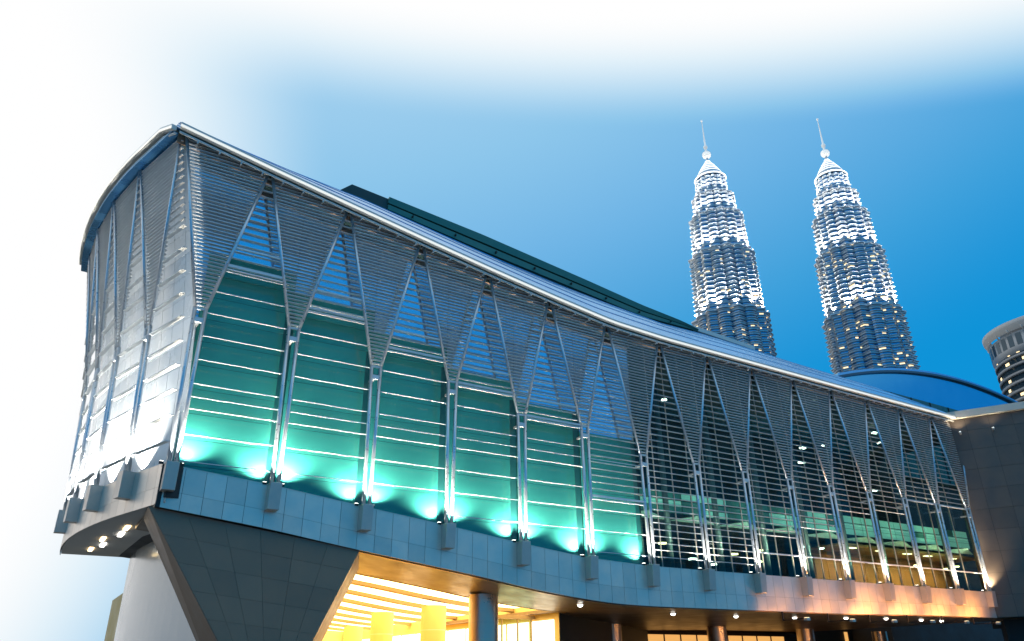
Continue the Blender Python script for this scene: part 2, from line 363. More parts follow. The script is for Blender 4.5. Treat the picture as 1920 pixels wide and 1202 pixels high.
# unit blade meshes; the largest 300 blades are parts of their own
_um = MB(); _um.hexa([(-.5, -.5, -.5), (.5, -.5, -.5), (.5, .5, -.5), (-.5, .5, -.5)], [(-.5, -.5, .5), (.5, -.5, .5), (.5, .5, .5), (-.5, .5, .5)])
UNIT_BLADE = _um.mesh('louver_blade', BLADE); UNIT_TR = _um.mesh('transom', WHITEST)
def put_blade(bl, name, me):
    p0, p1, dp, th, _ = bl; d = p1 - p0
    o = link(name, me, HALL); o.location = (p0 + p1) / 2 - HALL.location; o.rotation_euler = (0, 0, math.atan2(d.y, d.x)); o.scale = (d.length, dp, th)
for bl in transoms + [b for b in lb if b[4] == 't']: put_blade(bl, 'transom', UNIT_TR)
allb = blades + [b for b in lb if b[4] != 't']
allb.sort(key=lambda b: -((b[1] - b[0]).length * (1.6 if b[4] == 'a' else 1.0) / ((b[0] + b[1]) / 2 - CAMP).length))
for bl in allb[:300]: put_blade(bl, 'louver_blade', UNIT_BLADE)
mb = MB()
for p0, p1, dp, th, _ in allb[300:]:
    d = (p1 - p0).normalized(); nn = Vector((-d.y, d.x, 0)) * dp / 2; h = Vector((0, 0, th / 2))
    mb.hexa([p0 - nn - h, p1 - nn - h, p1 + nn - h, p0 + nn - h], [p0 - nn + h, p1 - nn + h, p1 + nn + h, p0 + nn + h])
build(mb, 'far_louver_blades', BLADE, HALL, 'stuff')

# ---- glazing: opaque teal and coated panes in bays 0-5, clear panes beyond
GW = 1.05
BLUEBOT = [27.55, 25.95, 24.3, 22.7, 21.05, 19.5]
def pane(x0, x1, z0, z1, material, bottom, top, name='glass_pane', yy=GW):
    zb0, zb1 = max(z0, bottom(x0)), max(z0, bottom(x1)); zt0, zt1 = min(z1, top(x0)), min(z1, top(x1))
    if zt0 - zb0 < 0.02 and zt1 - zb1 < 0.02: return
    zt0 = max(zt0, zb0 + 0.005); zt1 = max(zt1, zb1 + 0.005)
    mb = MB(); mb.hexa([(x0, yy, zb0), (x1, yy, zb1), (x1, yy + .03, zb1), (x0, yy + .03, zb0)], [(x0, yy, zt0), (x1, yy, zt1), (x1, yy + .03, zt1), (x0, yy + .03, zt0)])
    return build(mb, name, material, HALL)
topf = lambda s: AP(s) + 0.35
for i in range(6):
    x0, x1 = COLS[i] + 0.22, COLS[i + 1] - 0.42
    if i == 0: x0 = COLS[0] + 0.1
    z = 17.76 - 1.6 * 6
    while z < 36:
        bb = BLUEBOT[i]
        zz0, zz1 = z, z + 1.6
        x0 = COLS[i] + (.02 if zz0 > NODE[i] + .5 else .22); x1 = COLS[i + 1] - (.02 if zz0 > NODE[i + 1] + .5 else .42)
        if i == 0: x0 = COLS[0] + 0.1
        if zz1 <= bb + 0.3: pane(x0, x1, zz0 + .012, zz1 - .012, TEAL, FT, topf)
        elif zz0 >= bb - 0.3: pane(x0, x1, zz0 + .012, zz1 - .012, BLUEG, FT, topf)
        else:
            pane(x0, x1, zz0 + .012, bb - .012, TEAL, FT, topf); pane(x0, x1, bb + .012, zz1 - .012, BLUEG, FT, topf)
        z += 1.6
    # darker teal strip set back behind each column
    a, b = COLS[i + 1] - 0.42, (COLS[i + 1] + 0.22 if i < 5 else COLS[6] + 0.1)
    zt_ = NODE[i + 1] + 2.2
    mb = MB(); mb.hexa([(a, GW + .10, FT(a)), (b, GW + .10, FT(b)), (b, GW + .16, FT(b)), (a, GW + .16, FT(a))], [(a, GW + .10, zt_), (b, GW + .10, zt_), (b, GW + .16, zt_), (a, GW + .16, zt_)])
    build(mb, 'column_strip', DTEAL, HALL)
# slim pane over the corner left of the first column
mb = MB()
zs = [12.8, 15, 17.7, 21, 24, 27.3, 30, 33, 35.3]
for z0, z1 in zip(zs, zs[1:]):
    a0, a1 = CORN(z0) + .75, CORN(z1) + .75; b0 = COLS[0] + .08
    b0_, b1_ = max(b0, a0 + .01), max(b0, a1 + .01)
    mb.hexa([(a0, GW, z0), (b0_, GW, z0), (b0_, GW + .03, z0), (a0, GW + .03, z0)], [(a1, GW, z1), (b1_, GW, z1), (b1_, GW + .03, z1), (a1, GW + .03, z1)])
build(mb, 'corner_pane', BLUEG, HALL)
for i in range(6, 14):
    for k in range(3):
        x0 = COLS[i] + BAY * k / 3 + .03; x1 = COLS[i] + BAY * (k + 1) / 3 - .03
        if i == 13 and k == 2: x1 += 1.0
        z = 17.76 - 3.2 * 3
        while z < 30:
            pane(x0, x1, z + .02, z + 3.18, CLEAR, FT, topf); z += 3.2
        if k or i > 6:
            mb = MB(); xm = COLS[i] + BAY * k / 3; mb.box(xm - .03, xm + .03, GW - .03, GW + .09, FT(xm), topf(xm)); build(mb, 'mullion', BRKT, HALL)
# left face panes
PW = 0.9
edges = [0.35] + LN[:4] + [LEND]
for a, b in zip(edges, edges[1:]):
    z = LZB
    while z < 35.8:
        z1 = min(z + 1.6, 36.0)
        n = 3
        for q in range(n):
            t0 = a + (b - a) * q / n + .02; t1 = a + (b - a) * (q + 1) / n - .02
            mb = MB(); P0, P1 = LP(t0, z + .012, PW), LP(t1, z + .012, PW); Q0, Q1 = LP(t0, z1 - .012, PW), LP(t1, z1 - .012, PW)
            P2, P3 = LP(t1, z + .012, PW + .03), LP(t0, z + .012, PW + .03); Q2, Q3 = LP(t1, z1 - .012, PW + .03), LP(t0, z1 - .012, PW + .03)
            mb.hexa([P0, P1, P2, P3], [Q0, Q1, Q2, Q3]); build(mb, 'end_glass_pane', FADEG, HALL)
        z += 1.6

# ---- fascia panels (two rows) on a backing board
mb = MB()
xs = [5.3 + k * 1.2 for k in range(72)]
for a, b in zip(xs, xs[1:]):
    mb.hexa([(a, .42, FB(a)), (b, .42, FB(b)), (b, .70, FB(b)), (a, .70, FB(a))], [(a, .42, FT(a) - .03), (b, .42, FT(b) - .03), (b, .70, FT(b) - .03), (a, .70, FT(a) - .03)])
build(mb, 'fascia_backing', DARKM, HALL)
x = S0 - 0.35
while x < 90.6:
    a, b = max(x + .012, 5.53), min(x + 1.2 - .012, 90.6)
    if b - a > .1:
        for f0, f1 in ((0.0, 0.40), (0.40, 1.0)):
            def hz(s, f): return FB(s) + (FT(s) - FB(s)) * f
            mb = MB(); g1 = .006
            dy = random.uniform(-.004, .004)
            mb.hexa([(a, .36 + dy, hz(a, f0) + g1), (b, .36 + random.uniform(-.004, .004), hz(b, f0) + g1), (b, .41, hz(b, f0) + g1), (a, .41, hz(a, f0) + g1)],
                    [(a, .36 + random.uniform(-.004, .004), hz(a, f1) - g1), (b, .36, hz(b, f1) - g1), (b, .41, hz(b, f1) - g1), (a, .41, hz(a, f1) - g1)])
            build(mb, 'fascia_panel', PANEL, HALL)
    x += 1.2
mb = MB()
for a, b in zip(xs, xs[1:]):
    b = min(b, 90.6)
    mb.hexa([(a, .34, FT(a) - .012), (b, .34, FT(b) - .012), (b, GW + .12, FT(b) - .012), (a, GW + .12, FT(a) - .012)], [(a, .34, FT(a) + .02), (b, .34, FT(b) + .02), (b, GW + .12, FT(b) + .02), (a, GW + .12, FT(a) + .02)])
build(mb, 'sill', PANEL, HALL)
t = 0.29
while t < LEND:
    for z0, z1 in ((LFB, LFB + 1.0), (LFB + 1.0, LZB)):
        mb = MB(); q = [LP(t + .012, 12, .36), LP(t + 1.19, 12, .36), LP(t + 1.19, 12, .41), LP(t + .012, 12, .41)]
        mb.hexa([(p.x, p.y, z0 + .006) for p in q], [(p.x, p.y, z1 - .006) for p in q]); build(mb, 'fascia_panel', PANEL, HALL)
    t += 1.2
mb = MB(); ts = [k * 1.3 for k in range(21)]
for a, b in zip(ts, ts[1:]):
    q = [LP(a, 12, .42), LP(b, 12, .42), LP(b, 12, 1.2), LP(a, 12, 1.2)]
    mb.hexa([(p.x, p.y, LFB + .3) for p in q], [(p.x, p.y, LZB - .02) for p in q])
build(mb, 'end_fascia_backing', DARKM, HALL)

# ---- eave, roof, upper tier
def strip(fn_lo, fn_hi, xs_, name, material, parent, th=None):
    mb = MB()
    for a, b in zip(xs_, xs_[1:]):
        l0, h0, l1, h1 = fn_lo(a), fn_hi(a), fn_lo(b), fn_hi(b)
        mb.hexa([l0[0], l1[0], l1[1], l0[1]], [h0[0], h1[0], h1[1], h0[1]])
    return build(mb, name, material, parent)
EX = [2.35 + k * 1.03 for k in range(87)]
def zr(s):    # top of roof slope where it meets the upper tier (y = 10)
    return interp([(2.3, 41.9), (17.5, 41.55), (31.5, 39.5), (41.8, 38.3), (52, 37.15), (60, 37.3), (73, 36.7), (84.5, 36.4), (93, 35.0)])(s)
E0 = lambda s: AP(s) * 0.994 + 0.16
def roofz(s, q): # q 0..1 from the eave to the tier, slightly bulging
    e = E0(s) + 0.42; r = zr(s); return e + (r - e) * q + 0.55 * math.sin(math.pi * q)
def roofy(q): return -0.62 + 10.9 * q
mb = MB(); NQ = 10
for a, b in zip(EX, EX[1:]):
    for k in range(NQ):
        q0, q1 = k / NQ, (k + 1) / NQ
        mb.poly([(a, roofy(q0), roofz(a, q0)), (b, roofy(q0), roofz(b, q0)), (b, roofy(q1), roofz(b, q1)), (a, roofy(q1), roofz(a, q1))], True)
ROOF = build(mb, 'roof', ROOFM, HALL)
# roof sheets lapped over each other: raised seams along the slope's courses
for k in range(1, 6):
    q = k / 6.0
    strip(lambda s: ((s, roofy(q) - .05, roofz(s, q) - .02), (s, roofy(q) + .05, roofz(s, q) - .02)), lambda s: ((s, roofy(q) - .05, roofz(s, q) + .02), (s, roofy(q) + .05, roofz(s, q) + .035)), EX, 'roof_seam', ROOFM, ROOF)
strip(lambda s: ((s, -.70, E0(s)), (s, -.40, E0(s))), lambda s: ((s, -.78, E0(s) + .36), (s, -.40, E0(s) + .40)), EX, 'eave_trim', EAVE, ROOF)
strip(lambda s: ((s, -.46, E0(s) - .30), (s, -.34, E0(s) - .30)), lambda s: ((s, -.46, E0(s) - .17), (s, -.34, E0(s) - .17)), EX, 'eave_rail', EAVE, ROOF)
strip(lambda s: ((s, -.38, E0(s) + .02), (s, 1.6, E0(s) + .02)), lambda s: ((s, -.38, E0(s) + .10), (s, 1.6, E0(s) + .10)), EX, 'eave_soffit', TIER, ROOF)
strip(lambda s: ((s, .20, E0(s) - .62), (s, .34, E0(s) - .62)), lambda s: ((s, .20, E0(s) + .0), (s, .34, E0(s) + .0)), EX, 'eave_valance', PIERM, ROOF)
strip(lambda s: ((s, -.735, E0(s) + .03), (s, -.70, E0(s) + .03)), lambda s: ((s, -.765, E0(s) + .21), (s, -.70, E0(s) + .21)), EX, 'added_eave_glow', mat('added_eave_glow', (.9, .88, .8), .4, emit=(1, .94, .80), estr=.75), ROOF)  # glowing strip added to brighten the eave edge, no known lamp
x = 3.6
while x < 90:
    mb = MB(); mb.box(x - .04, x + .04, -.36, .22, E0(x) - .42, E0(x) - .34); mb.box(x - .05, x + .05, -.44, -.36, E0(x) - .48, E0(x) - .28)
    build(mb, 'eave_clip', WHITEST, ROOF); x += 1.5
# end eave
EAZ = 36.05
ET = [k * 1.0 for k in range(27)]
def lstrip(o0, o1, z0, z1, name, material):
    mb = MB()
    for a, b in zip(ET, ET[1:]):
        zz = lambda t: (E0(2.4) - EAZ) * max(0, 1 - t / 2.0) - 0.0 * t
        q = [LP(a, 36, o0), LP(b, 36, o0), LP(b, 36, o1), LP(a, 36, o1)]; tt = [a, b, b, a]
        mb.hexa([(p.x, p.y, z0 + zz(u)) for p, u in zip(q, tt)], [(p.x, p.y, z1 + zz(u)) for p, u in zip(q, tt)])
    build(mb, name, material, ROOF)
lstrip(-.75, -.40, EAZ, EAZ + .38, 'eave_trim', EAVE); lstrip(-.79, -.755, EAZ + .03, EAZ + .22, 'added_eave_glow', MATS['added_eave_glow']); lstrip(-.46, -.34, EAZ - .30, EAZ - .17, 'eave_rail', EAVE); lstrip(-.38, 1.2, EAZ + .02, EAZ + .1, 'eave_soffit', TIER)
mb = MB()      # roof over the end, flat and low behind the eave
pl = [LP(t_, 36, -.5) for t_ in ET] + [Vector((30, 27, 0)), Vector((30, 10.2, 0)), Vector((17.5, 10.2, 0)), Vector((5, 1.2, 0))]
mb.prism([(p.x, p.y) for p in pl], EAZ - .6, EAZ - .4); build(mb, 'end_roof', ROOFM, ROOF)
# upper tier
TX = [17.9 + k * 1.0 for k in range(43)]
def tz_t(s): return interp([(17.5, 42.75), (31.5, 41.35), (44.7, 39.6), (52, 38.55), (58, 37.95), (62, 37.2)])(s)
def tz_b(s): return zr(s) - .35
mb = MB()
for a, b in zip(TX, TX[1:]):
    mb.hexa([(a, 10, tz_b(a)), (b, 10, tz_b(b)), (b, 30, tz_b(b)), (a, 30, tz_b(a))], [(a, 10, tz_t(a)), (b, 10, tz_t(b)), (b, 30, tz_t(b)), (a, 30, tz_t(a))])
mb.hexa([(16.2, 10.6, 41.0), (17.9, 10, tz_b(17.9)), (17.9, 30, tz_b(17.9)), (16.2, 30, 41)], [(16.25, 10.6, 41.4), (17.9, 10, tz_t(17.9)), (17.9, 30, tz_t(17.9)), (16.25, 30, 41.4)])
TR = build(mb, 'upper_roof_tier', TIER, HALL)
TX2 = [21.5 + k * 1.0 for k in range(40)]
mid = lambda s, f: tz_b(s) + .35 + (tz_t(s) - tz_b(s) - .35) * f
strip(lambda s: ((s, 9.86, mid(s, .10)), (s, 10.02, mid(s, .10))), lambda s: ((s, 9.80, mid(s, .46)), (s, 10.02, mid(s, .46))), TX2, 'lower_band', TIERB, TR)
strip(lambda s: ((s, 9.80, mid(s, .58)), (s, 10.02, mid(s, .58))), lambda s: ((s, 9.66, mid(s, 1.0) + .02), (s, 10.02, mid(s, 1.0) + .03)), TX2, 'upper_band', TIERB, TR)
x = 24.0
while x < 60:
    mb = MB(); mb.box(x - .06, x + .06, 9.60, 9.80, mid(x, .22), mid(x, .34)); build(mb, 'band_fixing', BLACK, TR)
    x += 4.6
strip(lambda s: ((s, 9.9, zr(s) + .12), (s, 10.4, zr(s) + .12)), lambda s: ((s, 9.9, zr(s) + .62), (s, 10.4, zr(s) + .62)), [58 + k for k in range(13)], 'ridge_coping', EAVE, ROOF)
mb = MB(); mb.prism([(30, 10.3), (92, 10.3), (92, 34), (30, 34)], 27.8, lambda p: zr(p[0]) - .6); build(mb, 'roof_backing', ROOFM, ROOF)
# body of the hall behind the glazing
mb = MB(); mb.box(COLS[6] + .05, COLS[6] + .35, GW + .2, 34, 6.5, 28.9); build(mb, 'cross_wall', INTD, HALL)
mb = MB(); mb.box(COLS[6], 100, 33.6, 34, 0, 33); build(mb, 'rear_wall', INTD, HALL)
mb = MB(); _lq = [LP(t_, 12, 1.35) for t_ in (0.4, 5, 10, 15, 20, 25.8)]
mb.prism([(40.5, 1.4), (40.5, _lq[-1].y)] + [(p.x, p.y) for p in reversed(_lq[1:])] + [(6.9, 1.4)], lambda p: FB(p[0]) + 1.0 if p[0] > 8 else 10.9, lambda p: AP(p[0]) - .1 if p[1] < 3 else 34.6); build(mb, 'hall_core', INTD, HALL)

# ---- interior behind the clear glazing
mb = MB(); mb.box(COLS[6] + .4, 100, GW + .2, 33, 8.6, 8.98); build(mb, 'gallery_floor', INTF, HALL)
mb = MB(); mb.box(COLS[6] + .4, 100, GW + .3, 33, 28.4, 28.7); build(mb, 'interior_ceiling', INTD, HALL)
mb = MB(); mb.box(COLS[6] + .4, 100, 15.0, 15.3, 9, 28.3); build(mb, 'interior_back_wall', INTD, HALL)
mb = MB(); mb.box(COLS[6] + .4, 98, 6.0, 15, 14.15, 14.80); GAL = build(mb, 'gallery_slab', INTD, HALL)
x = COLS[6] + .6; k = 0
while x < 97:
    for z0, z1 in ((14.86, 15.45), (15.5, 16.05), (16.15, 16.85)):
        mb = MB(); mb.box(x + .03, x + 2.9, 5.95, 6.02, z0, z1)
        b = build(mb, 'lit_balustrade_panel', MINT if random.random() < .25 + .6 * (x > 62) else mat('dim_mint_glass', (.10, .30, .26), .3, emit=(.25, .7, .55), estr=.07), GAL)
    x += 3.0
for x in [COLS[6] + 2 + 6 * k for k in range(9)]:
    mb = MB(); mb.hexa([(x - .2, 2.2, 13.9), (x + 3.2, 3.5, 13.6), (x + 3.2, 5.8, 14.1), (x - .2, 5.8, 14.1)], [(x - .2, 2.2, 13.95), (x + 3.2, 3.5, 13.65), (x + 3.2, 5.8, 14.15), (x - .2, 5.8, 14.15)])
    build(mb, 'sail_ceiling_panel', mat('pale_ceiling_panel', (.55, .7, .64), .5, emit=(.5, .85, .7), estr=.10), GAL)
    mb = MB(); mb.tube((x + 2.6, 2.8, 9), (x + 2.6, 2.8, 28.4), 0.26, n=14); build(mb, 'interior_column', mat('interior_column_grey', (.22, .23, .24), .4, .3), HALL)
    mb = MB(); mb.box(x - .5, x + 2.5, 5.2, 5.32, 20.1 + .6 * (k % 2), 20.25 + .6 * (k % 2)); build(mb, 'hanging_rail', BRKT, HALL)
# warm timber zone at the far end
mb = MB(); mb.box(72, 99, 9.0, 9.2, 9.0, 14.1); TIM = build(mb, 'timber_wall', WOOD, HALL)
for x in [73 + 2.2 * k for k in range(12)]:
    mb = MB(); mb.box(x - .04, x + .04, 8.93, 9.01, 9.05, 14.0); build(mb, 'timber_batten', WOOD, TIM)
mb = MB(); mb.box(72, 99, 4.5, 9.0, 13.4, 13.55); build(mb, 'timber_ceiling', WOOD, TIM)
for x in (75, 80, 85, 89, 94):
    mb = MB(); mb.box(x, x + 1.1, 5.6, 6.1, 13.36, 13.395); build(mb, 'ceiling_light', LAMPO, TIM)
    spot('ceiling_lamp', TIM, (x + .5, 5.8, 13.3), (0, .5, -1), 2200, 130, (1, .58, .22), .8, .2)
lampspots = [(84.7, 6, 27.6), (85.1, 6, 26.4), (70.5, 6, 23.8), (69.9, 6, 22.1), (74.4, 6, 24.6), (82.2, 6, 20.3), (70.7, 6, 13.0), (68.1, 6, 13.0), (91.9, 5.5, 12.0), (94.4, 5.5, 12.4), (87.3, 6, 12.2), (48.6, 6, 12.0), (53, 7, 11.0), (57.5, 6, 11.6), (62.5, 7, 12.4), (50.8, 6.4, 26.2), (54.0, 5.5, 10.4), (60.2, 5.5, 11.0)]
for (x, y, z) in lampspots:
    L1 = MB(); wd = random.uniform(.18, .5); L1.hexa([(x - wd, y - .15, z - .08), (x + wd, y - .15, z - .02), (x + wd, y + .15, z - .02), (x - wd, y + .15, z - .08)], [(x - wd, y - .15, z + .08), (x + wd, y - .15, z + .12), (x + wd, y + .15, z + .12), (x - wd, y + .15, z + .08)])
    lo = build(L1, 'interior_light', LAMPW if z > 13.5 or random.random() < .5 else LAMPO, HALL)
    L2 = MB(); L2.box(x - .02, x + .02, y - .02, y + .02, z + .1, min(28.4, z + 1.6) if z > 17 else min(14.2, z + 1.6)); build(L2, 'hanger', BLACK, lo)

# ---- soffit, pier, undercroft
SX = [5.3 + k * 1.2 for k in range(72)]
def soffit_rect(y0, y1, xs_, name, material, dz=0.0, parent=HALL):
    return strip(lambda s: ((s, y0, FB(s) + dz), (s, y1, FB(s) + dz)), lambda s: ((s, y0, FB(s) + dz + .25), (s, y1, FB(s) + dz + .25)), xs_, name, material, parent)
SOFF1 = soffit_rect(.46, 9.0, [s for s in SX if s < 39], 'soffit', SOFF, .0)
SOFF2 = soffit_rect(.46, 32.5, [38.3 + k * 1.2 for k in range(50)], 'soffit', SOFF, .004)
strip(lambda s: ((s, .72, FB(s) - .05), (s, .98, FB(s) - .05)), lambda s: ((s, .72, FB(s) - .006), (s, .98, FB(s) - .006)), [17 + k for k in range(70)], 'soffit_edge_trim', mat('copper_trim', (.42, .26, .15), .4, .5), HALL)
mb = MB(); q = [LP(t_, 12, .46) for t_ in ts]; mb.prism([(p.x, p.y) for p in q] + [(14, q[-1].y), (14, 2.0), (5.9, .9)], LFB + .02, LFB + .25); build(mb, 'end_soffit', mat('white_fade_soffit', (.55, .53, .5), .5, 0, .1, .6), HALL)  # soffit colour lightened to hold the same white fade
dl = [(36.7, 3.0), (48.44, 5.47), (56.54, 5.87), (63.93, 5.33), (70.67, 4.6), (77.2, 4.6), (84, 5.0), (42.2, 4.4), (88.5, 5.4)]
for x, y in dl[:7] + dl[8:]:
    z = FB(x) - .01
    mb = MB(); mb.lathe([(.30, z + .02), (.30, z - .04), (.22, z - .05), (.20, z - .005)], (x, y), 20); h = build(mb, 'downlight', WHITEST, SOFF2)
    mb = MB(); mb.lathe([(.20, z - .012), (.19, z - .10), (.14, z - .17), (.0005, z - .20)], (x, y), 20); build(mb, 'downlight_lens', LAMPW, SOFF2)
    spot('downlight_lamp', SOFF2, (x, y, z - .26), (0, 0, -1), 900, 130, (1, .86, .6), .8, .1)
# added warm lamps, no known fixtures, washing the fascia's lower right end
for x in (56.5, 62.5, 68.5, 74.5, 80.3, 86.0):
    z = FB(x) - .75
    mb = MB(); mb.box(x - .05, x + .05, -1.85, .55, z + .02, z + .10); mb.box(x - .05, x + .05, .45, .55, z + .1, FB(x)); fl = build(mb, 'added_flood_arm', BLACK, HALL)
    mb = MB(); mb.box(x - .22, x + .22, -2.15, -1.85, z - .1, z + .12); build(mb, 'added_flood_body', BRKT, fl)
    mb = MB(); mb.box(x - .19, x + .19, -2.1, -1.9, z + .123, z + .135); build(mb, 'added_flood_lens', LAMPO, fl)
    spot('added_flood_lamp', fl, (x, -2.0, z + .25), (0, 1.0, .85), (450 if x < 60 else 800 if x < 66 else 1700), 140, (1, .42, .11), 1.0, .15)
# pier: inverted wedge under the prow
top = [(5.0, .75, 10.35), (17.7, .55, 8.72), (20.1, 6.9, 8.43), (12, 9, 9.5), (5.3, 5.2, 10.45)]
bot = [(12.1, .6, 0), (13.6, .55, 0), (16.2, 6.9, 0), (13, 9, 0), (11.6, 5.2, 0)]
mb = MB(); n = 5; mb.v += bot + top; mb.f += [(4, 3, 2, 1, 0), (5, 6, 7, 8, 9)] + [(i, (i + 1) % n, n + (i + 1) % n, n + i) for i in range(n)]; mb.sm += [False] * 7
PI = build(mb, 'prow_pier', PIERM, HALL)
# cladding panels on the pier's front and left faces
def bil(c, u, v): return (Vector(c[0]) * (1 - u) + Vector(c[1]) * u) * (1 - v) + (Vector(c[3]) * (1 - u) + Vector(c[2]) * u) * v
for (i0, i1, nu) in ((0, 1, 6), (4, 0, 2)):
    cs = [bot[i0], bot[i1], top[i1], top[i0]]
    nrm = (Vector(cs[1]) - Vector(cs[0])).cross(Vector(cs[3]) - Vector(cs[0])).normalized()
    for a in range(nu):
        for b in range(7):
            u0, u1, v0, v1 = a / nu, (a + 1) / nu, b / 7, (b + 1) / 7
            q = [bil(cs, u0 + .0015, v0 + .0008), bil(cs, u1 - .0015, v0 + .0008), bil(cs, u1 - .0015, v1 - .0008), bil(cs, u0 + .0015, v1 - .0008)]
            lift = nrm * random.uniform(.016, .028)
            mb = MB(); mb.hexa([p + nrm * .003 for p in q], [p + lift for p in q]); build(mb, 'pier_panel', PIERM, PI)
# lobby behind the pier: luminous ceiling between beams
LX = [12 + 1.2 * k for k in range(24)]
yb = 9.0; k = 0
LOB = soffit_rect(9.0, 62, [s for s in LX] , 'lobby_ceiling', LOBW, .95)
while yb < 58:
    wd = 7.5 if k == 0 else 4.6
    strip(lambda s: ((s, yb + .25, FB(s) + .80), (s, yb + wd, FB(s) + .80)), lambda s: ((s, yb + .25, FB(s) + .94), (s, yb + wd, FB(s) + .94)), LX, 'ceiling_light_panel', LOBE, LOB)
    strip(lambda s: ((s, yb + wd + .1, FB(s) + .52), (s, yb + wd + 1.0, FB(s) + .52)), lambda s: ((s, yb + wd + .1, FB(s) + .93), (s, yb + wd + 1.0, FB(s) + .93)), LX, 'ceiling_beam', BEAM, LOB)
    yb += wd + 1.1; k += 1
strip(lambda s: ((s, 8.8, FB(s) - .02), (s, 9.1, FB(s) - .02)), lambda s: ((s, 8.8, FB(s) + .9), (s, 9.1, FB(s) + .9)), LX, 'lobby_edge_beam', BEAM, HALL)
mb = MB(); mb.box(10, 40, 62, 62.4, 0, 10); build(mb, 'lobby_back_wall', LOBW, HALL)
mb = MB(); mb.box(9.5, 39, 9.2, 62, .0, .02); build(mb, 'lobby_floor', LOBW, HALL)
mb = MB(); mb.box(9.4, 9.7, 9.2, 62, 0, 10); build(mb, 'lobby_side_wall', LOBW, HALL)
for yy in range(10, 60, 4):
    mb = MB(); mb.box(39.02, 39.1, yy + .1, yy + 3.7, .4, 5.6); build(mb, 'wall_light_panel', WHITEW, HALL)
mb = MB(); mb.box(39.11, 39.18, 9.4, 61, 0, 7.4); build(mb, 'lobby_end_wall', LOBW, HALL)
for x in (34.0, 35.6, 37.2, 38.6):
    mb = MB(); mb.box(x - .05, x + .05, 12.9, 13.02, 0, 6.0); build(mb, 'door_frame', BEAM, HALL)
mb = MB(); mb.box(33.6, 39.0, 12.88, 13.04, 5.75, 6.05); build(mb, 'door_head', BEAM, HALL)
for x0, x1 in ((34.05, 35.55), (35.65, 37.15), (37.25, 38.55)):
    mb = MB(); mb.box(x0, x1, 12.94, 12.98, .05, 5.74); build(mb, 'door_pane', CLEAR, HALL)
def round_column(x, y, zt, r, material=COLM):
    mb = MB(); mb.lathe([(r, 0), (r, zt)], (x, y), 48); c = build(mb, 'round_column', material, HALL)
    mb = MB(); mb.lathe([(r + .12, 0.02), (r + .12, .25), (r + .004, .26)], (x, y), 36); build(mb, 'column_base', BRKT, c)
    mb = MB(); mb.lathe([(r + .004, zt - 2.02), (r + .008, zt - 2.0), (r + .004, zt - 1.98)], (x, y), 48, False); build(mb, 'column_joint', BRKT, c); return c
round_column(30.2, 6.6, FB(30.2) + .02, 1.13)
round_column(54.1, 21.4, 6.08, 1.13); round_column(70.7, 22.4, 6.15, 1.13); round_column(90.2, 25.5, 6.35, 1.13); round_column(104, 24, 6.2, 1.0)
round_column(31.2, 17.3, FB(31.2) + .12, 1.1, LOBW); round_column(30.6, 27.5, FB(30.6) + .12, 1.1, LOBW); round_column(34.2, 45, FB(34.2) + .12, 1.1, LOBW); round_column(24, 31, FB(24) + .12, 1.1, LOBW)
# dark wall between lobby and shopfront, then the warm shopfront
mb = MB(); mb.prism([(39.2, 9.6), (67.5, 31), (67.5, 33), (39.2, 62)], 0, 6.05 + 2.2); build(mb, 'undercroft_wall', DARKM, HALL)
mb = MB(); mb.box(67.5, 97, 32.2, 32.5, 0, 6.2); SHOP = build(mb, 'shopfront_wall', DARKM, HALL)
x = 68.2
while x < 93:
    mb = MB(); mb.box(x + .08, x + 2.75, 32.0, 32.1, .3, 5.72); build(mb, 'shop_window', WARMW, SHOP)
    mb = MB(); mb.box(x - .08, x + .08, 31.9, 32.2, 0, 5.9); build(mb, 'shop_mullion', BLACK, SHOP); x += 2.83
mb = MB(); mb.box(67.5, 97, 31.8, 32.2, 5.74, 6.1); build(mb, 'shop_head', BLACK, SHOP)
mb = MB(); mb.box(97, 150, 31.6, 31.9, 0, 9); FARW = build(mb, 'far_undercroft_wall', DARKM, HALL)
for x0, x1, z1, mt in ((117.2, 119.6, 7.75, WHITEW), (122.3, 123.5, 8.25, WHITEW), (112.6, 112.9, 7.0, WHITEW), (106.5, 107.2, 6.5, WARMW), (137.5, 138.3, 8.0, WARMW)):
    mb = MB(); mb.box(x0, x1, 31.45, 31.55, .2, z1); build(mb, 'lit_doorway', mt, FARW)
# recessed glazing under the end face with warm strips of ceiling inside
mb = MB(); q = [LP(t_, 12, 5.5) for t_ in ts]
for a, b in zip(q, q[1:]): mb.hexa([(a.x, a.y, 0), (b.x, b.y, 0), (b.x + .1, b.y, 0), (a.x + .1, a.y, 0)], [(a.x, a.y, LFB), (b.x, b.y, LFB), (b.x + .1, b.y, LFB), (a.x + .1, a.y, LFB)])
build(mb, 'end_lower_glazing', mat('white_fade_lower_glass', (.42, .45, .46), .2, .3, .1, .4), HALL)  # white fade painted into the lower glass as a paler grey
for k in range(7):
    p = LP(4 + 3.0 * k, 12, 2.4 + .5 * (k % 2)); mb = MB(); mb.box(p.x - .14, p.x + .14, p.y - .9, p.y + .9, LFB - .06, LFB + .015); build(mb, 'end_soffit_light', LAMPW if k % 2 else LAMPO, HALL)

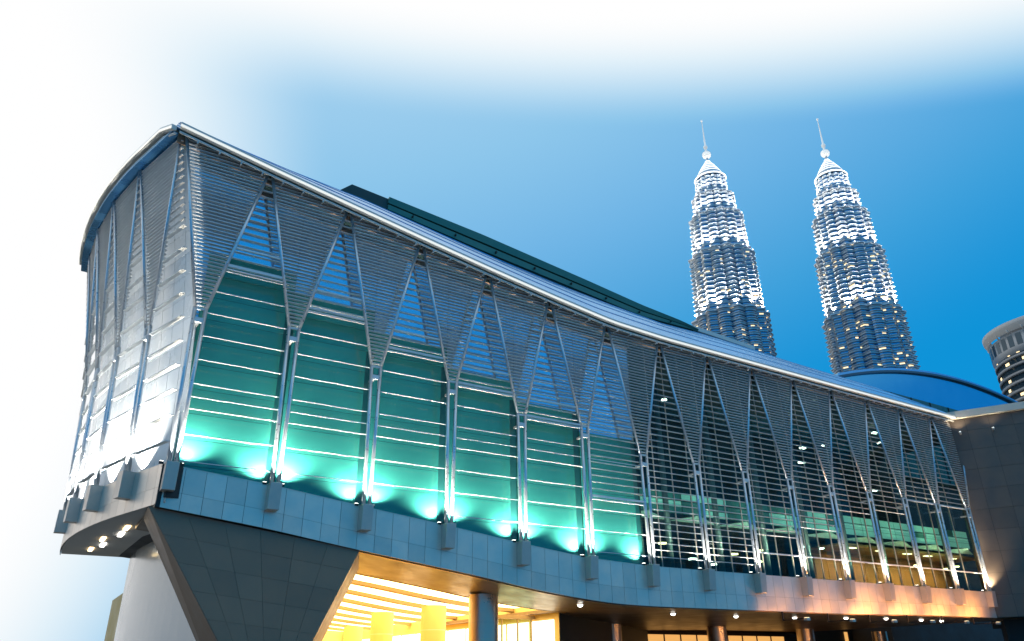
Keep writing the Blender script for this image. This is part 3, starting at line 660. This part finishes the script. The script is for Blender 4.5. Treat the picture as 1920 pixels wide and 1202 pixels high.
# ================================================================== stone wing on the right
WING = thing('stone_wing', (97, 0, 0), 'dark granite clad wing with pale stone coping, joined to the louvered hall', 'building')
wd_ = Vector((.476, -.88)).normalized(); wn = Vector((-.88, -.476)).normalized(); W0 = Vector((90.75, .9)); WL = 26.0
def wp(t, o): p = W0 + wd_ * t + wn * o; return (p.x, p.y)
mb = MB(); mb.prism([wp(0, 0), wp(WL, 0), wp(WL, -32), wp(0, -32)], 6.4, 28.7); build(mb, 'wing_body', DARKM, WING)
mb = MB(); mb.prism([wp(1, -4), wp(WL - 1, -4), wp(WL - 1, -31), wp(1, -31)], 0, 6.38); build(mb, 'wing_base', DARKM, WING)
rows = [6.4, 8.7, 11.0, 13.3, 15.6, 17.9, 20.2, 22.5, 24.8, 27.1, 28.6]
for z0, z1 in zip(rows, rows[1:]):
    t = 0.0
    while t < WL:
        mb = MB(); a, b = t + .015, min(t + 2.4, WL) - .015; o1 = .06 + random.uniform(-.006, .006)
        mb.prism([wp(a, o1), wp(b, o1), wp(b, .005), wp(a, .005)], z0 + .015, z1 - .015); build(mb, 'cladding_panel', STONE, WING); t += 2.4
t = -.3
while t < WL:
    mb = MB(); a, b = t + .008, min(t + 3.0, WL + .4) - .008
    mb.prism([wp(a, .62), wp(b, .62), wp(b, -1.2), wp(a, -1.2)], 28.62, 29.45); build(mb, 'coping_stone', CREAM, WING); t += 3.0

for t in (1.6, 5.0):
    a, b = wp(t, .06), wp(t, .85)
    mb = MB(); mb.tube((a[0], a[1], 26.6), (b[0], b[1], 26.6), .04, n=8); arm = build(mb, 'wall_lamp_arm', BLACK, WING)
    mb = MB(); mb.tube((b[0], b[1], 26.55), (b[0], b[1], 26.85), .11, .14, n=14); build(mb, 'wall_lamp_body', BRKT, arm)
    mb = MB(); mb.tube((b[0], b[1], 26.853), (b[0], b[1], 26.87), .11, n=14); build(mb, 'wall_lamp_lens', LAMPW, arm)
    spot('wall_lamp', arm, (b[0], b[1], 26.95), (0, 0, 1), 260 if t < 2 else 110, 125, (1, .85, .6), .8, .1)

# ================================================================== arched hall behind
ARCH = thing('arch_roofed_hall', (147, 45, 0), 'blue arch-roofed hall with dark rim rising behind the stone wing', 'building')
acx, ahw, ar, az0 = 147.0, 40.0, 6.3, 45.0
NA = 40
arc = [(acx + ahw * math.sin(t), az0 + ar * (math.cos(t) ** 1.0)) for t in [(-math.pi / 2) + math.pi * k / NA for k in range(NA + 1)]]
arc = [(acx - ahw + 2 * ahw * k / NA, az0 + ar * (1 - ((k / NA) * 2 - 1) ** 2)) for k in range(NA + 1)]
mb = MB()
for (xa, za), (xb, zb) in zip(arc, arc[1:]): mb.hexa([(xa, 24.4, az0 - .02), (xb, 24.4, az0 - .02), (xb, 24.8, az0 - .02), (xa, 24.8, az0 - .02)], [(xa, 24.4, za), (xb, 24.4, zb), (xb, 24.8, zb), (xa, 24.8, za)])
build(mb, 'gable_glass', mat('blue_gable_glass', (.13, .50, .74), .14, .75, .05, .2), ARCH)
mb = MB()
for (xa, za), (xb, zb) in zip(arc, arc[1:]): mb.hexa([(xa, 23.9, za - .1), (xb, 23.9, zb - .1), (xb, 75, zb - .1), (xa, 75, za - .1)], [(xa, 23.9, za + .30), (xb, 23.9, zb + .30), (xb, 75, zb + .30), (xa, 75, za + .30)])
build(mb, 'vault_roof', mat('vault_dark_edge', (.03, .10, .15), .35, .5), ARCH)
mb = MB()
for (xa, za), (xb, zb) in zip(arc, arc[1:]): mb.hexa([(xa, 24.1, za + .31), (xb, 24.1, zb + .31), (xb, 75, zb + .31), (xa, 75, za + .31)], [(xa, 24.1, za + .75), (xb, 24.1, zb + .75), (xb, 75, zb + .75), (xa, 75, za + .75)])
build(mb, 'vault_sheet', ROOFM, ARCH)
mb = MB(); mb.box(acx - ahw + .5, acx + ahw - .5, 24.2, 74, 30, az0 - .03); build(mb, 'clerestory', mat('dark_green_clerestory', (.015, .13, .12), .3, .2, .1, .2), ARCH)
mb = MB(); mb.box(acx - ahw + 1.5, acx + ahw - 1.5, 25, 73, 0, 29.99); build(mb, 'hall_body', INTD, ARCH)
for k in range(14):
    xx = acx - ahw + 2.8 + k * 5.7; mb = MB(); mb.box(xx - .08, xx + .08, 24.08, 24.2, 30, az0 - .05); build(mb, 'clerestory_mullion', BLACK, ARCH)

# ================================================================== twin towers
TST = mat('tower_stainless', (0.74, 0.77, 0.80), 0.5, 0.35, 0.10, 0.15)
TGL = mat('tower_blue_glass', (0.22, 0.42, 0.62), 0.18, 0.75, 0.25, 0.08)
TFL = mat('tower_floodlight', (.9, .9, .9), .3, emit=(1, .97, .90), estr=7.0)
TWN = mat('tower_lit_window', (.8, .6, .3), .3, emit=(1.0, .74, .40), estr=1.6)
TSP = mat('spire_steel', (.85, .86, .84), .45, .2)
def starplan(R, rot):
    pts = []
    for k in range(8):
        b = k * 45
        for a, r in ((0, 1.0), (6, .935), (11.5, .872), (13.0, .915), (16.5, .952), (22.5, .968), (28.5, .952), (32.0, .915), (33.5, .872), (39, .935)):
            th = math.radians(b + a) + rot; pts.append((R * r * math.cos(th), R * r * math.sin(th)))
    return pts
TIERS = [(196, 252, 30.3, 29.6), (252, 308, 27.2, 26.2), (308, 345, 23.2, 22.2), (345, 366, 18.6, 17.8), (366, 385, 14.2, 13.2)]
def tower(px, py, rot, label):
    T = thing('twin_tower', (px, py, 0), label, 'tower', None)
    mb = MB(); mb.prism([(px + p[0], py + p[1]) for p in starplan(29.6, rot)], 0, 196); build(mb, 'tower_shaft', TGL, T)
    rnd = random.Random(int(px))
    for ti, (z0, z1, ra, rb) in enumerate(TIERS):
        nf = round((z1 - z0) / 4.0); fh = (z1 - z0) / nf
        mb = MB()
        pa = starplan(ra * .962, rot); pb = starplan(rb * .962, rot); n = len(pa); b0 = 0
        mb.v += [(px + p[0], py + p[1], z0) for p in pa] + [(px + p[0], py + p[1], z1) for p in pb]
        mb.f += [tuple(range(n, 2 * n))] + [(i, (i + 1) % n, n + (i + 1) % n, n + i) for i in range(n)]; mb.sm += [False] * (n + 1)
        tier = build(mb, 'tower_tier', TGL, T)
        for fl in range(nf):
            f = fl / nf; R = ra + (rb - ra) * f; z = z0 + fl * fh
            mb = MB()
            prof = [(z, .965), (z + .05, 1.0), (z + 1.45, 1.0), (z + 1.50, 1.035), (z + 1.80, 1.035), (z + 1.85, .965)]
            b0 = 0
            for zz, m_ in prof: mb.v += [(px + p[0], py + p[1], zz) for p in starplan(R * m_, rot)]
            for q in range(len(prof) - 1):
                for i in range(n): mb.f.append((q * n + i, q * n + (i + 1) % n, (q + 1) * n + (i + 1) % n, (q + 1) * n + i)); mb.sm.append(False)
            build(mb, 'floor_band', TST, tier)
            # some windows lit
            pl = starplan(R * .9665, rot); nl = 9 if ti < 2 else (1 if ti == 2 else 0)
            for _ in range(nl):
                i = rnd.randrange(n); A = Vector((px + pl[i][0], py + pl[i][1])); B = Vector((px + pl[(i + 1) % n][0], py + pl[(i + 1) % n][1]))
                mid_ = (A + B) / 2
                if (mid_ - Vector((px, py))).dot(Vector((CAMP.x - px, CAMP.y - py))) < 0: continue
                mb = MB(); mb.poly([(A.x, A.y, z + 2.1), (B.x, B.y, z + 2.1), (B.x, B.y, z + 3.5), (A.x, A.y, z + 3.5)]); build(mb, 'lit_window', TWN, tier)
        # ledge and the floodlights standing on it
        if ti > 0:
            lo = TIERS[ti - 1][3]
            mb = MB(); mb.prism([(px + p[0], py + p[1]) for p in starplan(lo * 1.05, rot)], z0 - 1.4, z0 - .2); build(mb, 'ledge', TST, tier)
            for k in range(12):
                th = rot + 2 * math.pi * (k + .5) / 12; rr = lo * .985; cx, cy = px + rr * math.cos(th), py + rr * math.sin(th); h = .28
                mb = MB(); mb.box(cx - h, cx + h, cy - h, cy + h, z0 - .15, z0 + .25); build(mb, 'ledge_floodlight', TFL, tier)
                spot('ledge_lamp', tier, (cx, cy, z0 + .6), (-.16 * math.cos(th), -.16 * math.sin(th), 1), (85000, 55000, 26000, 17000)[ti - 1], 78, (1, .97, .9), .9, .5)
    # crown: cone of rings, ball and spire
    mb = MB(); prof = [(12.8, 385), (12.4, 387.6), (11.2, 387.8), (10.7, 390.6), (9.5, 390.8), (9.0, 393.6), (7.8, 393.8), (7.3, 396.6), (6.1, 396.8), (5.6, 399.6), (4.4, 399.8), (3.9, 402.4), (2.6, 402.6), (2.2, 405), (1.2, 405.2), (1.1, 409.5)]
    mb.lathe(prof, (px, py), 24, False); cr = build(mb, 'crown', TST, T)
    for zc, rc in ((385.6, 13.3), (390.7, 10.3), (393.7, 8.7), (396.7, 7.0), (399.7, 5.3), (402.5, 3.5), (405.1, 2.0)):
        mb = MB(); mb.lathe([(rc, zc), (rc + .35, zc + .3), (rc, zc + .6), (rc - .35, zc + .3), (rc, zc)], (px, py), 24); build(mb, 'crown_light_ring', mat('crown_floodlight', (.9, .9, .9), .3, emit=(1, .97, .90), estr=2.4), cr)
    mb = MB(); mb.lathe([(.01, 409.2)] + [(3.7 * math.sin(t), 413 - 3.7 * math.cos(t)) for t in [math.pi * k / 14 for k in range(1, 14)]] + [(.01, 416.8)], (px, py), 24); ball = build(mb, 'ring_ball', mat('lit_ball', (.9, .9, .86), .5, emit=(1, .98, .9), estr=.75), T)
    for k in range(6):
        zz = 409.8 + 1.25 * k; rr = math.sqrt(max(.1, 3.7 ** 2 - (zz - 413) ** 2)) + .12
        mb = MB(); mb.lathe([(rr, zz - .16), (rr + .12, zz), (rr, zz + .16)], (px, py), 24); build(mb, 'ball_ring', TSP, ball)
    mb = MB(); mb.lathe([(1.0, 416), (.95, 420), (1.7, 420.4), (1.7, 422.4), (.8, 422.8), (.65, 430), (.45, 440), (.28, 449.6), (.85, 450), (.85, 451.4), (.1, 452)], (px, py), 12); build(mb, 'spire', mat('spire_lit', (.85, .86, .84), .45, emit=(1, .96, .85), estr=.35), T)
    return T
tower(431.8, 322.3, math.radians(9), 'floodlit stepped steel skyscraper with spire, rising behind the upper roof tier')
tower(520.5, 267.1, math.radians(31), 'floodlit stepped steel skyscraper with spire, rising behind the blue arched roof')

# ================================================================== round tower at the right
RA = math.radians(69.6); RD = 420.0
rx, ry = CAMP.x + RD * math.sin(RA), CAMP.y + RD * math.cos(RA)
RT = thing('round_tower', (rx, ry, 0), 'dark round office tower with pale flaring crown and lit floors, over the stone wing', 'tower')
RGL = mat('round_tower_glass', (.04, .08, .11), .18, .4, .3, .05); RBD = mat('round_tower_band', (.30, .31, .32), .5, .3, .1, .1)
mb = MB(); mb.lathe([(25.4, 0), (25.4, 142), (.1, 142)], (rx, ry), 64); build(mb, 'tower_shaft', RGL, RT)
rnd = random.Random(5)
for z in [96 + 3.9 * k for k in range(10)]:
    mb = MB(); mb.lathe([(25.5, z), (26.0, z + .1), (26.0, z + 1.35), (25.5, z + 1.45)], (rx, ry), 64); build(mb, 'floor_band', RBD, RT)
    for q in range(7):
        th = RA + math.pi + rnd.uniform(-1.2, 1.4) - math.pi / 2
        th = math.atan2(CAMP.y - ry, CAMP.x - rx) + rnd.uniform(-1.3, .9)
        a, b = th, th + .05 + rnd.random() * .07
        mb = MB(); mb.poly([(rx + 25.52 * math.cos(a), ry + 25.52 * math.sin(a), z + 2.0), (rx + 25.52 * math.cos(b), ry + 25.52 * math.sin(b), z + 2.0), (rx + 25.52 * math.cos(b), ry + 25.52 * math.sin(b), z + 3.3), (rx + 25.52 * math.cos(a), ry + 25.52 * math.sin(a), z + 3.3)])
        build(mb, 'lit_window', TWN, RT)
mb = MB(); mb.lathe([(25.3, 133), (26.2, 135), (26.2, 142.6), (24, 142.8)], (rx, ry), 64); build(mb, 'crown_wall', mat('crown_wall', (.35, .38, .40), .4, .4, .2, .05), RT)
for k in range(40):
    a = 2 * math.pi * k / 40; a2 = a + .10
    mb = MB(); R_ = 26.26
    mb.poly([(rx + R_ * math.cos(a), ry + R_ * math.sin(a), 136.2), (rx + R_ * math.cos(a2), ry + R_ * math.sin(a2), 136.2), (rx + R_ * math.cos(a2), ry + R_ * math.sin(a2), 141.8), (rx + R_ * math.cos(a), ry + R_ * math.sin(a), 141.8)]); build(mb, 'crown_window', RGL, RT)
mb = MB(); mb.lathe([(26.3, 143.6), (27.6, 146.0), (27.8, 147.9), (26.6, 148.4), (24.5, 146.5), (26.3, 143.6)], (rx, ry), 64); build(mb, 'crown_ring', mat('crown_ring_pale', (.50, .49, .47), .5, emit=(1, .92, .75), estr=.05), RT)
mb = MB(); mb.lathe([(20, 142), (20, 150), (15, 153), (.1, 154)], (rx, ry), 48); build(mb, 'crown_drum', mat('crown_drum', (.10, .11, .12), .5), RT)
for k in range(24):
    a = 2 * math.pi * k / 24; mb = MB(); mb.tube((rx + 25.8 * math.cos(a), ry + 25.8 * math.sin(a), 142.6), (rx + 27.0 * math.cos(a), ry + 26.8 * math.sin(a), 144.6), .35, n=6); build(mb, 'crown_strut', mat('crown_ring_pale', (.8, .78, .72)), RT)
